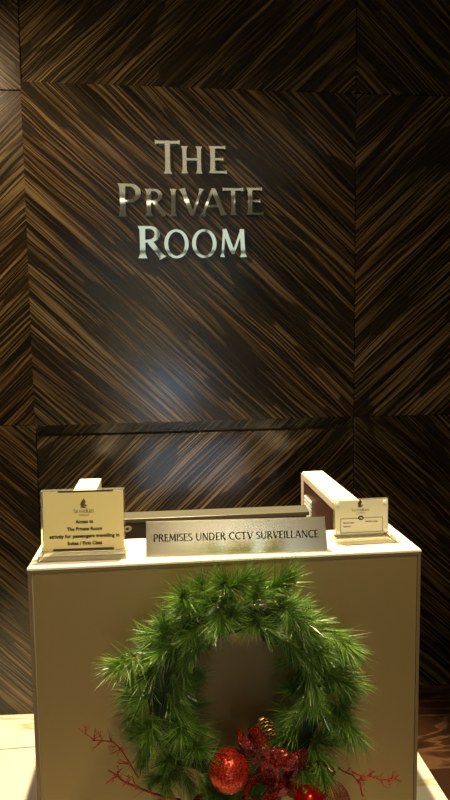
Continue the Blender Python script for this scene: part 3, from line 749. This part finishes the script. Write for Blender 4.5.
ribbon('tail', [(0, 0, 0), (-.02, -.02, -.04), (-.035, -.02, -.09), (-.03, -.01, -.14)], (0.010, 0.020), (1, 0.2, 0), 0.004, 5)
ribbon('tail', [(0, 0, 0), (.05, -.01, .00), (.088, -.005, -.03), (.105, 0, -.09)], (0.010, 0.022), (0.5, -0.3, 0.9), 0.003, 6)
bm = bmesh.new(); bmesh.ops.create_uvsphere(bm, u_segments=16, v_segments=10, radius=0.016)
for v in bm.verts: v.co = Vector((v.co.x * 1.1, v.co.y * .8 - 0.012, v.co.z * 1.2)) * (1 + 0.12 * math.sin(v.co.x * 900))
link('knot', bm, ORGANZA, bow, True)

# pine cone
pc = at_y(266, 727, 1.325); cone = empty('pine_cone', pc)
tag(cone, 'small brown pine cone with gilded scales tucked above the bow', 'pine cone')
CONE = mat('brown_cone', (0.10, 0.042, 0.015), 0.55, noise=0.4); CONE_TIP = mat('gilded_scale_tip', (0.55, 0.36, 0.14), 0.35, 0.5)
bm = bmesh.new(); axis = Matrix.Rotation(R(100), 4, 'X') @ Matrix.Rotation(R(20), 4, 'Y')
lathe(bm, [(0, -.028), (.010, -.022), (.012, 0), (.008, .02), (0, .030)], 10, axis)
for i in range(54):
    t = i / 54; z = -0.026 + 0.055 * t; r = 0.021 * math.sin(math.pi * (0.15 + 0.8 * t)) ** 0.7; a = i * 2.39996
    M = axis @ Matrix.Translation((0, 0, z)) @ Matrix.Rotation(a, 4, 'Z') @ Matrix.Rotation(R(-30), 4, 'Y')
    f = bmesh.ops.create_cube(bm, size=1)['verts']
    for v in f:
        wv = 0.0046 if v.co.x > 0 else 0.002
        v.co = M @ Vector(((v.co.x + .5) * r, v.co.y * 2 * wv, v.co.z * 0.0016))
    for fc in {fc for v in f for fc in v.link_faces}:
        if fc.calc_center_median().length > 0.0: fc.material_index = 0
    far = max(({fc for v in f for fc in v.link_faces}), key=lambda fc: ((axis.inverted() @ fc.calc_center_median()).xy.length))
    far.material_index = 1
link('cone_scales', bm, [CONE, CONE_TIP], cone)

# red coral twigs
def twig(name_label, pts_px, Y, seed, r=0.0028, lab=None):
    rn = random.Random(seed); P_ = [at_y(x, y, Y + dy) for x, y, dy in pts_px]; o0 = P_[0].copy(); bm = bmesh.new()
    def branch(pts, r0, depth):
        # small kinks
        q = []
        for i in range(len(pts) - 1):
            for f in (0, .5):
                j = Vector((rn.uniform(-1, 1), rn.uniform(-1, 1), rn.uniform(-1, 1))) * (0.0022 if (i or f) else 0)
                q.append(pts[i].lerp(pts[i + 1], f) + j)
        q.append(pts[-1])
        tube(bm, q, [r0 * (1 - 0.6 * i / (len(q) - 1)) for i in range(len(q))], 6)
        if depth <= 0: return
        for i in range(1, len(q) - 1):
            for rep in range(2 if depth == 2 else 1):
                if rn.random() < 0.8:
                    t = (q[i + 1] - q[i]).normalized()
                    s = Vector((rn.uniform(-1, 1), rn.uniform(-.5, .5), rn.uniform(-1, 1))); s = (s - s.dot(t) * t).normalized()
                    L = rn.uniform(0.014, 0.028) * (1 if depth == 2 else .55)
                    d = (t * 0.8 + s * 0.8).normalized()
                    branch([q[i], q[i] + d * L * .5, q[i] + d * L + s * L * .25], r0 * .62, depth - 1)
    branch([p - o0 for p in P_], r, 2)
    o = link('coral_twig', bm, TWIG_RED, None, True); o.location = o0
    return tag(o, name_label, 'decorative twig', 'red glitter twigs on the wreath')
twig('red glittered twig reaching up and left out of the wreath, highest one', [(138, 778, .03), (122, 750, .02), (112, 742, .01), (95, 741, 0), (78, 728, 0)], 1.335, 3, 0.0022)
twig('thick red glittered twig at the lower left, below the highest one', [(180, 800, .02), (150, 793, 0), (128, 783, 0), (118, 776, 0), (108, 770, 0)], 1.320, 8, 0.0034)
twig('red glittered twig pointing right from the wreath edge beyond the needles', [(352, 772, .03), (368, 777, .02), (380, 779, .01), (391, 781, 0), (399, 775, 0)], 1.335, 12, 0.0020)
twig('dark red twig drooping among needles at the lower right of the wreath', [(338, 768, .02), (352, 776, 0), (360, 784, 0), (362, 796, 0)], 1.320, 15, 0.0022)
bpy.context.view_layer.update()
